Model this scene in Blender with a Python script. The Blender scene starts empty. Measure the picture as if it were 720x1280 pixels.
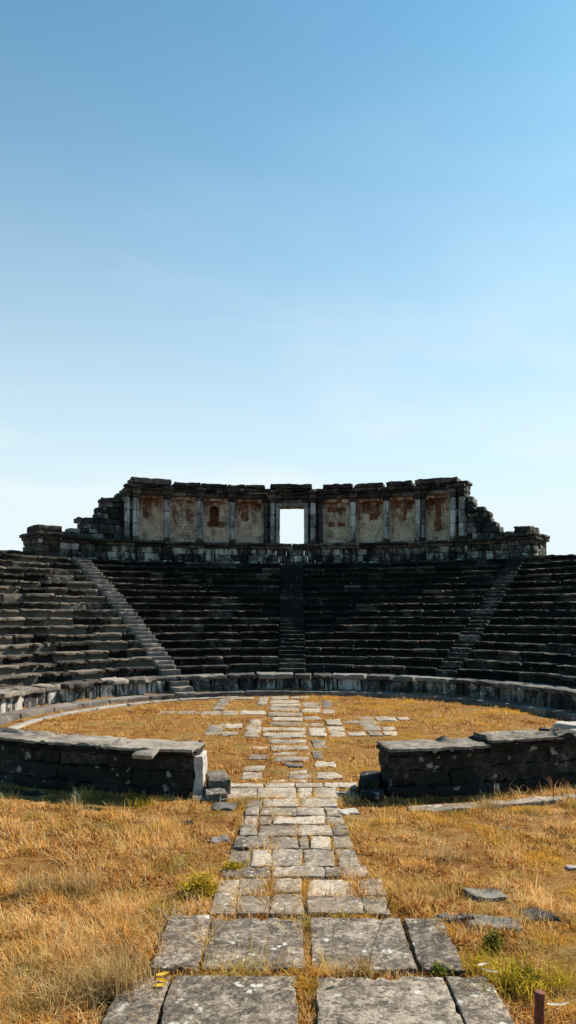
import bpy, math, random
import numpy as np
from mathutils import Vector

random.seed(7)
rng = np.random.default_rng(7)
SC = bpy.context.scene
COL = SC.collection
PI = math.pi
rad = math.radians

# ------------------------------------------------------------------ survey
EYE = 3.0            # eye height above the paving
F = 900.0            # focal length in px of the 720 px wide photo
VX, VY = 365.0, 772.0
CY = 19.9            # centre of the orchestra circle


def gp(px, py, z=0.0):
    """ground point (x, y) seen at photo pixel px, py on height z"""
    d = (EYE - z) * F / (py - VY)
    return ((px - VX) / F * d, d)


def th_at(px, r):
    """angle on the circle of radius r (about the orchestra centre) seen in column px"""
    k = (px - VX) / F
    lo, hi = -1.5, 1.5
    for _ in range(50):
        m = (lo + hi) / 2
        if r * math.sin(m) - k * (CY + r * math.cos(m)) < 0:
            lo = m
        else:
            hi = m
    return (lo + hi) / 2


# ------------------------------------------------------------------ noise
def _hash(ix, iy, iz, seed):
    h = (ix.astype(np.int64) * 374761393 + iy.astype(np.int64) * 668265263 +
         iz.astype(np.int64) * 2147483647 + seed * 1274126177) & 0xFFFFFFFF
    h = ((h ^ (h >> 13)) * 1274126177) & 0xFFFFFFFF
    h = ((h ^ (h >> 16)) * 2246822519) & 0xFFFFFFFF
    h = h ^ (h >> 15)
    return (h & 0xFFFFFF) / float(0xFFFFFF) * 2 - 1


def vnoise(p, seed=0):
    p = np.asarray(p, float)
    i = np.floor(p).astype(np.int64)
    f = p - i
    f = f * f * (3 - 2 * f)
    out = 0
    for dx in (0, 1):
        wx = f[:, 0] if dx else 1 - f[:, 0]
        for dy in (0, 1):
            wy = f[:, 1] if dy else 1 - f[:, 1]
            for dz in (0, 1):
                wz = f[:, 2] if dz else 1 - f[:, 2]
                out = out + wx * wy * wz * _hash(i[:, 0] + dx, i[:, 1] + dy, i[:, 2] + dz, seed)
    return out


def fbm(p, octs=3, seed=0):
    a, s, out = 1.0, 0.0, 0
    p = np.asarray(p, float)
    for o in range(octs):
        out = out + a * vnoise(p * 2 ** o + 17.3 * o, seed + o)
        s += a
        a *= .5
    return out / s


# ------------------------------------------------------------------ mesh builder
class MB:
    def __init__(self):
        self.v, self.q, self.t, self.tone, self.n = [], [], [], [], 0

    def add(self, verts, quads=None, tris=None, tone=0.5):
        verts = np.asarray(verts, np.float32)
        self.v.append(verts)
        if quads is not None and len(quads):
            self.q.append(np.asarray(quads, np.int32) + self.n)
        if tris is not None and len(tris):
            self.t.append(np.asarray(tris, np.int32) + self.n)
        tn = np.asarray(tone, np.float32)
        self.tone.append(np.full(len(verts), tn, np.float32) if tn.ndim == 0 else tn)
        self.n += len(verts)

    def build(self, name, mat, parent=None, smooth=True, sharp=40, origin=None):
        me = bpy.data.meshes.new(name)
        v = np.concatenate(self.v)
        if origin is not None:
            v = v - np.asarray(origin, np.float32)
        q = np.concatenate(self.q) if self.q else np.zeros((0, 4), np.int32)
        t = np.concatenate(self.t) if self.t else np.zeros((0, 3), np.int32)
        me.vertices.add(len(v))
        me.vertices.foreach_set('co', v.ravel())
        me.loops.add(q.size + t.size)
        me.loops.foreach_set('vertex_index', np.concatenate([q.ravel(), t.ravel()]))
        me.polygons.add(len(q) + len(t))
        st = np.concatenate([np.arange(len(q)) * 4, q.size + np.arange(len(t)) * 3]).astype(np.int32)
        me.polygons.foreach_set('loop_start', st)
        me.update(calc_edges=True)
        at = me.attributes.new('tone', 'FLOAT', 'POINT')
        at.data.foreach_set('value', np.concatenate(self.tone))
        me.polygons.foreach_set('use_smooth', np.full(len(me.polygons), smooth))
        if smooth and sharp:
            me.set_sharp_from_angle(angle=rad(sharp))
        me.materials.append(mat)
        o = bpy.data.objects.new(name, me)
        COL.objects.link(o)
        if origin is not None:
            o.location = origin
        if parent is not None:
            o.parent = parent
            if origin is None:
                # parent sits at its base: keep world place
                o.matrix_parent_inverse = parent_matrix(parent).inverted()
            else:
                o.matrix_parent_inverse = parent_matrix(parent).inverted()
        return o


def parent_matrix(o):
    from mathutils import Matrix
    m = Matrix.Translation(o.location)
    if o.parent is not None:
        m = parent_matrix(o.parent) @ o.matrix_parent_inverse @ m
    return m


_topo = {}


def _box_topo(nx, ny, nz):
    key = (nx, ny, nz)
    if key in _topo:
        return _topo[key]
    I = np.arange(nx * ny * nz).reshape(nx, ny, nz)
    surf = np.zeros((nx, ny, nz), bool)
    surf[0], surf[-1] = True, True
    surf[:, 0], surf[:, -1] = True, True
    surf[:, :, 0], surf[:, :, -1] = True, True
    sel = np.flatnonzero(surf.ravel())
    remap = np.full(nx * ny * nz, -1)
    remap[sel] = np.arange(len(sel))
    Q = []

    def face(G, flip):
        a, b, c, d = G[:-1, :-1].ravel(), G[1:, :-1].ravel(), G[1:, 1:].ravel(), G[:-1, 1:].ravel()
        Q.append(np.stack([a, b, c, d] if not flip else [a, d, c, b], 1))
    face(I[:, :, -1], False)
    face(I[:, :, 0], True)
    face(I[-1, :, :], False)
    face(I[0, :, :], True)
    face(I[:, -1, :], True)
    face(I[:, 0, :], False)
    q = remap[np.concatenate(Q)]
    _topo[key] = (sel, q)
    return _topo[key]


def rblock(sx, sy, sz, r=.02, seg=.15, amp=.012, freq=4.0, chip=.05, mid=3000):
    """an eroded stone block centred on 0: rounded edges, uneven faces, chipped arrises"""
    hs = np.array([sx, sy, sz]) / 2
    r = min(r, hs.min() * .45)
    ax = []
    for h in hs:
        n = max(1, min(mid, int(round((2 * h - 2 * r) / seg))))
        ax.append(np.concatenate([[-h], np.linspace(-h + r, h - r, n + 1), [h]]))
    sel, q = _box_topo(len(ax[0]), len(ax[1]), len(ax[2]))
    G = np.stack(np.meshgrid(*ax, indexing='ij'), -1).reshape(-1, 3)[sel]
    inner = np.clip(G, -(hs - r), hs - r)
    d = G - inner
    L = np.linalg.norm(d, axis=1, keepdims=True)
    P = inner + d / np.maximum(L, 1e-9) * r
    off = rng.uniform(-500, 500, 3)
    S = P + off
    if chip > 0:
        rel = np.abs(G) / hs
        dist = (1 - rel) * hs                       # distance to each pair of faces
        so = np.sort(dist, axis=1)
        near = np.clip(1 - so[:, 1] / (chip * 2.2), 0, 1)     # 1 on an edge
        c = np.clip(fbm(S * (0.35 / max(chip, .02)), 2, 3) * 1.6 - .15, 0, 1) * near * chip
        w = np.clip(1 - dist / (chip * 2.5), 0, 1)
        P = P - np.sign(G) * w * c[:, None]
    if amp > 0:
        nv = np.stack([fbm(S * freq, 3, 11), fbm(S * freq, 3, 23), fbm(S * freq, 3, 37)], 1)
        P = P + nv * amp * 1.8
    return P, q


def rotz(P, a):
    c, s = math.cos(a), math.sin(a)
    return np.stack([P[:, 0] * c - P[:, 1] * s, P[:, 0] * s + P[:, 1] * c, P[:, 2]], 1)


def rotx(P, a):
    c, s = math.cos(a), math.sin(a)
    return np.stack([P[:, 0], P[:, 1] * c - P[:, 2] * s, P[:, 1] * s + P[:, 2] * c], 1)


def roty(P, a):
    c, s = math.cos(a), math.sin(a)
    return np.stack([P[:, 0] * c + P[:, 2] * s, P[:, 1], -P[:, 0] * s + P[:, 2] * c], 1)


def arc(P, th, r, z, cy=CY):
    """bend a block whose x runs along the circle, y outward"""
    t = th + P[:, 0] / r
    rr = r + P[:, 1]
    return np.stack([rr * np.sin(t), cy + rr * np.cos(t), P[:, 2] + z], 1)


def arcblock(mb, th0, th1, r0, r1, z0, z1, tone=.5, tilt=0, cy=CY, **kw):
    rm = (r0 + r1) / 2
    P, q = rblock((th1 - th0) * rm, r1 - r0, z1 - z0, **kw)
    if tilt:
        P = rotx(P, random.uniform(-tilt, tilt))
        P = roty(P, random.uniform(-tilt, tilt))
        P = rotz(P, random.uniform(-tilt, tilt))
    mb.add(arc(P, (th0 + th1) / 2, rm, (z0 + z1) / 2, cy), q, tone=tone)


def boxblock(mb, c, s, rz=0, tone=.5, **kw):
    P, q = rblock(*s, **kw)
    P = rotz(P, rz) if rz else P
    mb.add(P + np.array(c), q, tone=tone)


def tube(mb, pts, radii, n=6, tone=.5):
    pts = [Vector(p) for p in pts]
    V = []
    for i, p in enumerate(pts):
        d = (pts[min(i + 1, len(pts) - 1)] - pts[max(i - 1, 0)]).normalized()
        a = d.orthogonal().normalized()
        b = d.cross(a)
        for k in range(n):
            t = 2 * PI * k / n
            V.append(p + (a * math.cos(t) + b * math.sin(t)) * radii[i])
    Q = [[i * n + k, i * n + (k + 1) % n, (i + 1) * n + (k + 1) % n, (i + 1) * n + k]
         for i in range(len(pts) - 1) for k in range(n)]
    V.append(pts[0]); V.append(pts[-1])
    T = [[len(V) - 2, (k + 1) % n, k] for k in range(n)]
    m = (len(pts) - 1) * n
    T += [[len(V) - 1, m + k, m + (k + 1) % n] for k in range(n)]
    mb.add(np.array([list(v) for v in V]), Q, T, tone=tone)


# ------------------------------------------------------------------ tagging
def thing(name, label, cat, loc=(0, 0, 0), group=None):
    o = bpy.data.objects.new(name, None)
    COL.objects.link(o)
    o.location = loc
    o.empty_display_size = .3
    return tag(o, label, cat, group)


def tag(o, label, cat, group=None):
    o['label'] = label
    o['category'] = cat
    o['kind'] = 'thing'
    if group:
        o['group'] = group
    return o


def kind(o, k):
    o['kind'] = k
    return o


# ------------------------------------------------------------------ materials
class NT:
    def __init__(self, name):
        self.m = bpy.data.materials.new(name)
        self.m.use_nodes = True
        self.t = self.m.node_tree
        self.t.nodes.clear()
        self.out = self.n('ShaderNodeOutputMaterial')

    def n(self, typ, **kw):
        nd = self.t.nodes.new(typ)
        for k, v in kw.items():
            if k.startswith('i_'):
                nd.inputs[k[2:].replace('_', ' ')].default_value = v
            else:
                setattr(nd, k, v)
        return nd

    def l(self, a, b):
        self.t.links.new(a, b)

    def coord(self):
        if not hasattr(self, '_c'):
            g = self.n('ShaderNodeNewGeometry')
            self._c = g.outputs['Position']
        return self._c

    def noise(self, scale, detail=5, rough=.6, dist=0.0, vec=None):
        nd = self.n('ShaderNodeTexNoise', i_Scale=scale, i_Detail=detail, i_Roughness=rough, i_Distortion=dist)
        self.l(vec if vec is not None else self.coord(), nd.inputs['Vector'])
        return nd.outputs[0]

    def voro(self, scale, feature='F1', vec=None, rnd=1.0):
        nd = self.n('ShaderNodeTexVoronoi', feature=feature, i_Scale=scale, i_Randomness=rnd)
        self.l(vec if vec is not None else self.coord(), nd.inputs['Vector'])
        return nd.outputs['Distance']

    def mapr(self, v, a, b, c=0.0, d=1.0):
        nd = self.n('ShaderNodeMapRange')
        self.l(v, nd.inputs[0])
        for i, x in enumerate((a, b, c, d)):
            nd.inputs[i + 1].default_value = x
        return nd.outputs[0]

    def math(self, op, a, b):
        nd = self.n('ShaderNodeMath', operation=op)
        for i, x in enumerate((a, b)):
            if isinstance(x, (int, float)):
                nd.inputs[i].default_value = x
            else:
                self.l(x, nd.inputs[i])
        return nd.outputs[0]

    def mix(self, f, a, b, mode='MIX'):
        nd = self.n('ShaderNodeMix', data_type='RGBA', blend_type=mode)
        for i, x in ((0, f), (6, a), (7, b)):
            if isinstance(x, (int, float)):
                nd.inputs[i].default_value = x
            elif isinstance(x, (tuple, list)):
                nd.inputs[i].default_value = (*x, 1) if len(x) == 3 else x
            else:
                self.l(x, nd.inputs[i])
        return nd.outputs[2]

    def ramp(self, f, stops):
        nd = self.n('ShaderNodeValToRGB')
        e = nd.color_ramp.elements
        while len(e) < len(stops):
            e.new(.5)
        for i, (p, c) in enumerate(stops):
            e[i].position = p
            e[i].color = (*c, 1)
        self.l(f, nd.inputs[0])
        return nd.outputs[0]

    def attr(self, name):
        nd = self.n('ShaderNodeAttribute', attribute_name=name)
        return nd.outputs['Fac']

    def bump(self, h, strength=.5, dist=.02, prev=None):
        nd = self.n('ShaderNodeBump', i_Strength=strength, i_Distance=dist)
        self.l(h, nd.inputs['Height'])
        if prev is not None:
            self.l(prev, nd.inputs['Normal'])
        return nd.outputs[0]

    def principled(self, col, rough=.9, normal=None, spec=.25):
        nd = self.n('ShaderNodeBsdfPrincipled')
        if isinstance(col, (tuple, list)):
            nd.inputs['Base Color'].default_value = (*col, 1)
        else:
            self.l(col, nd.inputs['Base Color'])
        nd.inputs['Roughness'].default_value = rough
        nd.inputs['Specular IOR Level'].default_value = spec
        if normal is not None:
            self.l(normal, nd.inputs['Normal'])
        self.l(nd.outputs[0], self.out.inputs[0])
        return nd


def stone_mat(name, dark, mid, light, lichen=(.42, .40, .37), lich_amt=.5, tone_amt=.7, scale=1.0,
              bumpd=.02, spot=9.0, pit=.5, warm=None, streak=0, contrast=1.0, pits=None, mottle=0):
    t = NT(name)
    tone = t.attr('tone')
    big = t.noise(1.3 * scale, 6, .65, .6)
    fine = t.noise(11 * scale, 8, .7)
    f = t.math('ADD', t.math('MULTIPLY', big, .55), t.math('MULTIPLY', fine, .45))
    f = t.math('ADD', f, t.math('MULTIPLY', t.math('SUBTRACT', tone, .5), tone_amt))
    c = t.ramp(f, [(.5 - .17 / contrast, dark), (.5, mid), (.5 + .19 / contrast, light)])
    if warm:
        wf = t.mapr(t.noise(2.1 * scale, 5, .6, .8), .5, .66)
        c = t.mix(t.math('MULTIPLY', wf, .7), c, warm)
    if streak:
        mp = t.n('ShaderNodeMapping')
        mp.inputs['Scale'].default_value = (2.6, 2.6, .5)
        t.l(t.coord(), mp.inputs[0])
        sf = t.mapr(t.noise(1.0, 6, .65, .8, mp.outputs[0]), .46, .56)
        c = t.mix(t.math('MULTIPLY', sf, streak), c, tuple(x * .7 for x in dark))
    if mottle:
        c = t.mix(t.math('MULTIPLY', t.mapr(t.noise(13, 3, .55, .5), .5, .6), mottle), c, tuple(x * 1.5 for x in dark))
        c = t.mix(t.math('MULTIPLY', t.mapr(t.noise(17, 4, .6, .8), .56, .64), mottle * .8), c, light)
    # pale crusts of lichen with a rim of their own shape
    dv = t.n('ShaderNodeVectorMath', operation='ADD')
    t.l(t.coord(), dv.inputs[0])
    nz = t.n('ShaderNodeTexNoise', i_Scale=spot * 1.5, i_Detail=4)
    t.l(t.coord(), nz.inputs['Vector'])
    sc = t.n('ShaderNodeVectorMath', operation='SCALE')
    sc.inputs['Scale'].default_value = 1.1 / spot
    t.l(nz.outputs['Color'], sc.inputs[0])
    t.l(sc.outputs[0], dv.inputs[1])
    v = t.voro(spot, vec=dv.outputs[0])
    vsel = t.noise(spot * .32, 4, .6)
    lf = t.math('MULTIPLY', t.mapr(v, .34, .26), t.mapr(vsel, .58 - .12 * lich_amt, .66 - .12 * lich_amt))
    c = t.mix(t.math('MULTIPLY', lf, min(1, .5 + lich_amt * .5)), c, lichen)
    # black spots and pits
    pv = t.noise(pits or 26 * scale, 4, .6)
    pf = t.mapr(pv, .6, .68)
    c = t.mix(t.math('MULTIPLY', pf, pit), c, tuple(x * .35 for x in dark))
    h = t.math('ADD', t.math('MULTIPLY', big, .6), t.math('MULTIPLY', fine, .5))
    h = t.math('SUBTRACT', h, t.math('MULTIPLY', pf, .25))
    t.principled(c, .92, t.bump(h, .9, bumpd))
    return t.m


M = {}
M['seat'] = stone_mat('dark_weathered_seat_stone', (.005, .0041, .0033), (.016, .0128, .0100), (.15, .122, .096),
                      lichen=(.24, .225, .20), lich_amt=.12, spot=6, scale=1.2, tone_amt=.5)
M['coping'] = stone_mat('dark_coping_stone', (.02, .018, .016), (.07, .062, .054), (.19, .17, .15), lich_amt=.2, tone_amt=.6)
M['stair'] = stone_mat('worn_stair_stone', (.05, .043, .038), (.125, .105, .09), (.25, .21, .18), lich_amt=.1, tone_amt=.35)
M['lit_end'] = stone_mat('sunlit_pale_end_stone', (.07, .06, .052), (.36, .325, .29), (.55, .51, .46), lich_amt=.2, tone_amt=.3, contrast=1.3)  # sun on the parapet end put into a pale stone colour
M['podium'] = stone_mat('stained_podium_stone', (.014, .0125, .0115), (.075, .066, .058), (.46, .42, .375), lichen=(.5, .47, .43),
                        lich_amt=.3, tone_amt=.35, spot=5, streak=.9, contrast=1.5)
M['parapet'] = stone_mat('black_parapet_stone', (.006, .005, .0042), (.019, .0155, .0125), (.11, .09, .072), lichen=(.33, .28, .235),
                         lich_amt=.5, spot=5, tone_amt=.5)
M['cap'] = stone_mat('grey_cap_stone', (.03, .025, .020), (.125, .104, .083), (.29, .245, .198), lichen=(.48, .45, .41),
                     lich_amt=.35, spot=12, scale=1.8, contrast=1.3)
M['kerb'] = stone_mat('pale_kerb_stone', (.12, .105, .09), (.26, .23, .20), (.38, .345, .30), lich_amt=.2, tone_amt=.4)
M['slab'] = stone_mat('grey_slab_stone', (.06, .049, .039), (.215, .172, .128), (.40, .332, .256), lichen=(.56, .53, .47),
                      lich_amt=.45, tone_amt=.6, spot=12, scale=1.9, bumpd=.014, pit=.7, contrast=1.35, pits=24, mottle=.5)
M['bigslab'] = stone_mat('lichen_covered_slab_stone', (.04, .032, .025), (.155, .122, .092), (.35, .29, .226),
                         lichen=(.62, .60, .55), lich_amt=.36, tone_amt=.3, spot=10, scale=3.0, bumpd=.024, pit=.8, contrast=1.7, pits=22, mottle=.75)
M['wall'] = stone_mat('blackened_wall_stone', (.014, .0118, .0098), (.055, .043, .034), (.21, .17, .137), lichen=(.3, .28, .26),
                      lich_amt=.2, tone_amt=.5, spot=4, contrast=1.2)
M['plinth'] = stone_mat('patchy_plinth_stone', (.015, .0135, .0125), (.115, .098, .083), (.47, .42, .36), lichen=(.5, .49, .46),
                        lich_amt=.4, tone_amt=.55, spot=3.2, streak=.93, contrast=1.7)
M['rubble'] = stone_mat('broken_core_stone', (.014, .0125, .0115), (.05, .044, .039), (.28, .265, .245), lich_amt=.3, tone_amt=.7, spot=4)
M['pilaster'] = stone_mat('streaked_pilaster_stone', (.045, .040, .036), (.27, .25, .23), (.52, .50, .47), lich_amt=.3,
                          tone_amt=.6, spot=4, scale=.8, streak=.6, contrast=1.2)
M['rock'] = stone_mat('grey_rock', (.03, .027, .024), (.095, .085, .076), (.21, .19, .17), lich_amt=.3, spot=14, scale=2, contrast=1.3)


def panel_mat():
    t = NT('stained_plaster')
    tone = t.attr('tone')
    big = t.noise(1.6, 6, .65, .5)
    fine = t.noise(9, 7, .7)
    f = t.math('ADD', t.math('MULTIPLY', big, .5), t.math('MULTIPLY', fine, .5))
    c = t.ramp(f, [(.31, (.14, .095, .062)), (.49, (.46, .345, .245)), (.67, (.70, .58, .44))])
    # rust washed down from the broken top: own shape on the panel
    mp = t.n('ShaderNodeMapping')
    mp.inputs['Scale'].default_value = (1.5, 1.5, .45)
    t.l(t.coord(), mp.inputs[0])
    sn = t.noise(1.6, 6, .65, 1.2, mp.outputs[0])
    rf = t.mapr(t.math('ADD', sn, t.math('MULTIPLY', tone, .42)), .58, .72)
    c = t.mix(t.math('MULTIPLY', rf, .92), c, t.ramp(fine, [(.35, (.055, .016, .007)), (.65, (.24, .075, .03))]))
    dk = t.mapr(t.noise(1.7, 4, .55, .3), .54, .66)
    c = t.mix(t.math('MULTIPLY', dk, .6), c, (.05, .038, .03))
    # joints of the stones behind the plaster
    br = t.n('ShaderNodeTexBrick')
    br.inputs['Scale'].default_value = 1.6
    br.inputs['Mortar Size'].default_value = .018
    br.inputs['Mortar Smooth'].default_value = .4
    cx = t.n('ShaderNodeSeparateXYZ')
    t.l(t.coord(), cx.inputs[0])
    cb = t.n('ShaderNodeCombineXYZ')
    t.l(cx.outputs[0], cb.inputs[0])
    t.l(cx.outputs[2], cb.inputs[1])
    t.l(cb.outputs[0], br.inputs['Vector'])
    jf = t.math('MULTIPLY', br.outputs['Fac'], t.mapr(t.noise(1.1), .42, .6))
    c = t.mix(t.math('MULTIPLY', jf, .6), c, (.06, .05, .042))
    h = t.math('SUBTRACT', t.math('ADD', big, fine), jf)
    t.principled(c, .95, t.bump(h, .8, .03))
    return t.m


M['panel'] = panel_mat()


def region_colour(t, tone):
    """straw, orange, brown and olive patches over the field"""
    sp = t.n('ShaderNodeSeparateXYZ')
    t.l(t.coord(), sp.inputs[0])
    sx = t.math('ADD', sp.outputs[0], t.mapr(t.noise(.3), .3, .7, -3, 3))
    a = t.noise(.55, 4, .6)
    b = t.noise(2.4, 5, .65)
    k = t.noise(7.0, 4, .6)
    f = t.math('ADD', t.math('ADD', t.math('MULTIPLY', a, .34), t.math('MULTIPLY', b, .36)), t.math('MULTIPLY', k, .30))
    f = t.math('ADD', f, t.math('MULTIPLY', t.math('SUBTRACT', tone, .5), .42))
    f = t.math('ADD', t.math('MULTIPLY', t.math('SUBTRACT', f, .5), 2.3), .50)
    c = t.ramp(f, [(.22, (.055, .019, .007)), (.34, (.32, .10, .018)), (.46, (.62, .255, .042)),
                   (.62, (.75, .42, .115)), (.82, (.80, .59, .29))])
    g = t.mapr(t.math('ADD', t.noise(1.1, 5, .6), t.math('MULTIPLY', t.math('SUBTRACT', tone, .5), .16)), .54, .64)
    c = t.mix(t.math('MULTIPLY', g, .6), c, (.30, .235, .035))
    y = t.mapr(t.noise(.8, 4, .6, vec=None), .52, .62)
    c = t.mix(t.math('MULTIPLY', y, t.mapr(sx, -1.2, 1.5, .18, .7)), c, (.74, .40, .03))
    return c


def soil_mat():
    t = NT('dry_turf_soil')
    n = t.noise(40, 6, .7)
    c = region_colour(t, n)
    c = t.mix(.7, c, t.ramp(t.noise(16, 6, .7), [(.35, (.022, .012, .007)), (.65, (.20, .105, .045))]))
    t.principled(c, 1, t.bump(t.math('ADD', n, t.noise(9, 5, .7)), 1, .05), spec=.05)
    return t.m


def blade_mat(name, fixed=None):
    t = NT(name)
    tone = t.attr('tone')
    c = region_colour(t, tone) if fixed is None else t.ramp(tone, [(0, fixed[0]), (1, fixed[1])])
    d = t.n('ShaderNodeBsdfDiffuse')
    tr = t.n('ShaderNodeBsdfTranslucent')
    t.l(c, d.inputs[0])
    t.l(c, tr.inputs[0])
    ms = t.n('ShaderNodeMixShader')
    ms.inputs[0].default_value = .38
    t.l(d.outputs[0], ms.inputs[1])
    t.l(tr.outputs[0], ms.inputs[2])
    t.l(ms.outputs[0], t.out.inputs[0])
    return t.m


M['soil'] = soil_mat()
M['grass'] = blade_mat('dry_grass_blades')
M['straw'] = blade_mat('straw_blades', ((.30, .16, .05), (.62, .46, .22)))
M['weed'] = blade_mat('yellow_green_leaves', ((.22, .16, .015), (.62, .44, .05)))
M['green'] = blade_mat('green_leaves', ((.07, .085, .012), (.28, .27, .05)))
M['yellowleaf'] = blade_mat('yellow_leaf', ((.75, .42, .02), (.85, .62, .10)))
M['paleleaf'] = blade_mat('bleached_leaf', ((.62, .56, .46), (.80, .76, .68)))
tt = NT('rusty_post_paint')
tt.principled(tt.ramp(tt.noise(30, 5), [(.4, (.11, .028, .018)), (.65, (.24, .07, .045))]), .7,
              tt.bump(tt.noise(60, 4), .4, .003))
M['post'] = tt.m


# ------------------------------------------------------------------ ground
def soil_z(x, y):
    P = np.stack([np.ravel(x), np.ravel(y), np.zeros(np.size(x))], 1)
    n = .035 * fbm(P * .5, 3, 5) + .045 * fbm(P * 1.9, 3, 9)
    onpath = np.clip((1.25 - np.abs(P[:, 0])) / .35, 0, 1) * np.clip((P[:, 1] - 7.0) / .6, 0, 1) * np.clip((13.2 - P[:, 1]) / .4, 0, 1)
    inorch = np.clip((8.1 - np.hypot(P[:, 0], P[:, 1] - CY)) / .8, 0, 1)
    inorch = np.maximum(inorch, onpath)
    return (-.055 + n) * (1 - inorch) + inorch * (-.036 + .3 * n)


def axis(lo, hi, step, far):
    m = np.arange(lo, hi + step / 2, step)
    g = []
    s, p = step, hi
    while p < far:
        s *= 1.35
        p += s
        g.append(p)
    g = np.array(g)
    return np.concatenate([lo - (g - hi)[::-1], m, g])


gx, gy = axis(-10, 10, .09, 1500), axis(3.5, 28, .09, 1500)
X, Y = np.meshgrid(gx, gy, indexing='ij')
gz = soil_z(X, Y)
mb = MB()
I = np.arange(X.size).reshape(X.shape)
mb.add(np.stack([X.ravel(), Y.ravel(), gz], 1),
       np.stack([I[:-1, :-1].ravel(), I[1:, :-1].ravel(), I[1:, 1:].ravel(), I[:-1, 1:].ravel()], 1))
kind(mb.build('ground', M['soil'], sharp=None), 'structure')

# earth bank that carries the seating, outside and under the rows
mb = MB()
prof = [(8.9, -.3), (9.0, .2), (10.2, .35), (19.6, 5.2), (21.0, 5.55), (23.5, 5.3), (29, 2.6), (35, .3), (38, -.4)]
NA = 96
V = []
for i in range(NA + 1):
    t = rad(-88) + rad(176) * i / NA
    for (r, z) in prof:
        V.append((r * math.sin(t), CY + r * math.cos(t), z - .05))
npf = len(prof)
Q = [[i * npf + k, (i + 1) * npf + k, (i + 1) * npf + k + 1, i * npf + k + 1] for i in range(NA) for k in range(npf - 1)]
base = len(V)
V2 = V + [(v[0], v[1], -.5) for v in V]
for i in (0, NA):
    for k in range(npf - 1):
        a, b = i * npf + k, i * npf + k + 1
        Q.append([a, b, b + base, a + base])
mb.add(V2, Q)
kind(mb.build('embankment', M['soil'], sharp=None), 'structure')

# ------------------------------------------------------------------ seating
NROW, R0, RUN, Z0, RISE = 16, 9.95, .585, .73, .325


def row_r(i): return R0 + RUN * i
def row_z(i): return Z0 + RISE * (i + 1)


def stair_theta(which, r):
    f = (r - 9) / 10.5
    if which == 'l':
        return rad(-29.0 - 5.0 * f)
    if which == 'r':
        return rad(37.5 - 2.0 * f)
    return 0.0


SW = {'l': .41, 'c': .58, 'r': .45}     # half width of the stairways


def edge(which, r, side):
    if which == 'out':
        return rad(82) * side
    return stair_theta(which, r) + side * (SW[which] + .01) / r


def seat_row(i, th0, th1, ruin_lit, parent):
    mb = MB()
    r, z = row_r(i), row_z(i)
    th = th0
    while th < th1 - .004:
        L = random.uniform(.55, 1.5)
        if (th1 - th) * r - L < .45:
            L = (th1 - th) * r
        t1 = th + L / r
        mid = (th + t1) / 2
        seen = -62 < math.degrees(mid) < 62
        tone = random.gauss(.42 + (.30 if ruin_lit > .9 else 0), .12 + .08 * ruin_lit)  # sunlit wedge lifted lighter, sunshine put into the stone tone
        dr = random.gauss(0, .015 + .022 * ruin_lit)
        dz = random.gauss(0, .008 + .012 * ruin_lit)
        if random.random() < .10 * ruin_lit:
            dr += random.uniform(.1, .25)
        sg = (.09 if ruin_lit > .5 else .14) if seen else .4
        th_k = random.uniform(.09, .15)
        arcblock(mb, th + .004 / r, t1 - random.uniform(.008, .03 + .03 * ruin_lit) / r, r - .07 + dr, r + .72, z - th_k + dz, z + dz,
                 tone, tilt=.010 + .012 * ruin_lit, r=.02 + .02 * ruin_lit, seg=sg, amp=.010 + .012 * ruin_lit, chip=.05 + .09 * ruin_lit, freq=4.5)
        arcblock(mb, th - .01 / r, t1 + .01 / r, r + .05 + random.uniform(0, .07) + .04 * ruin_lit, r + .7, z - .46, z - th_k + .05 + dz,
                 tone - .08, r=.015, seg=sg * 1.3, amp=.012 + .012 * ruin_lit, chip=.05)
        th = t1
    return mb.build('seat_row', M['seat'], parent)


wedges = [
    (('out', -1), ('l', -1), 1.0, 'worn sunlit seating wedge beyond the sunlit stairway, with broken uneven rows'),
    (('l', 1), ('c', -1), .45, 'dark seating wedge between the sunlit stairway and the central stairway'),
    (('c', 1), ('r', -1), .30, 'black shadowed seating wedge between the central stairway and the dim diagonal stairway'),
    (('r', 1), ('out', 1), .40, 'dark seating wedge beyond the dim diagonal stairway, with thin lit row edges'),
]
for (e0, e1, ruin_lit, lab) in wedges:
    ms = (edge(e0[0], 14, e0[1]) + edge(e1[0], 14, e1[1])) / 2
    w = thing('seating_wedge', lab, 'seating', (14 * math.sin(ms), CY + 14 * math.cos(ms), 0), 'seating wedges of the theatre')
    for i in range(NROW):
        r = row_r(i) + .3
        seat_row(i, edge(e0[0], r, e0[1]), edge(e1[0], r, e1[1]), ruin_lit, w)
# rough blocks along the rim at the frame side of the worn wedge belong to its last row; loose ones are things
for (px, w_, h_, lab) in [(8, 1.1, .24, 'rough flat block on the rim of the worn seating wedge, farthest from the end pier'),
                          (30, .8, .2, 'low rough block on the rim of the worn seating wedge, between two others'),
                          (50, .95, .26, 'tilted rough block on the rim of the worn seating wedge, nearest the end pier')]:
    t = th_at(px, 19.6)
    mb = MB()
    arcblock(mb, t - w_ / 39, t + w_ / 39, 19.3, 20.0, 5.86, 5.95 + h_, random.gauss(.5, .1), tilt=.06, r=.05, seg=.1, amp=.03, chip=.1)
    o = mb.build('stone_block', M['seat'], origin=(19.6 * math.sin(t), CY + 19.6 * math.cos(t), 5.9))
    tag(o, lab, 'block', 'loose blocks on the rim')

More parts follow.
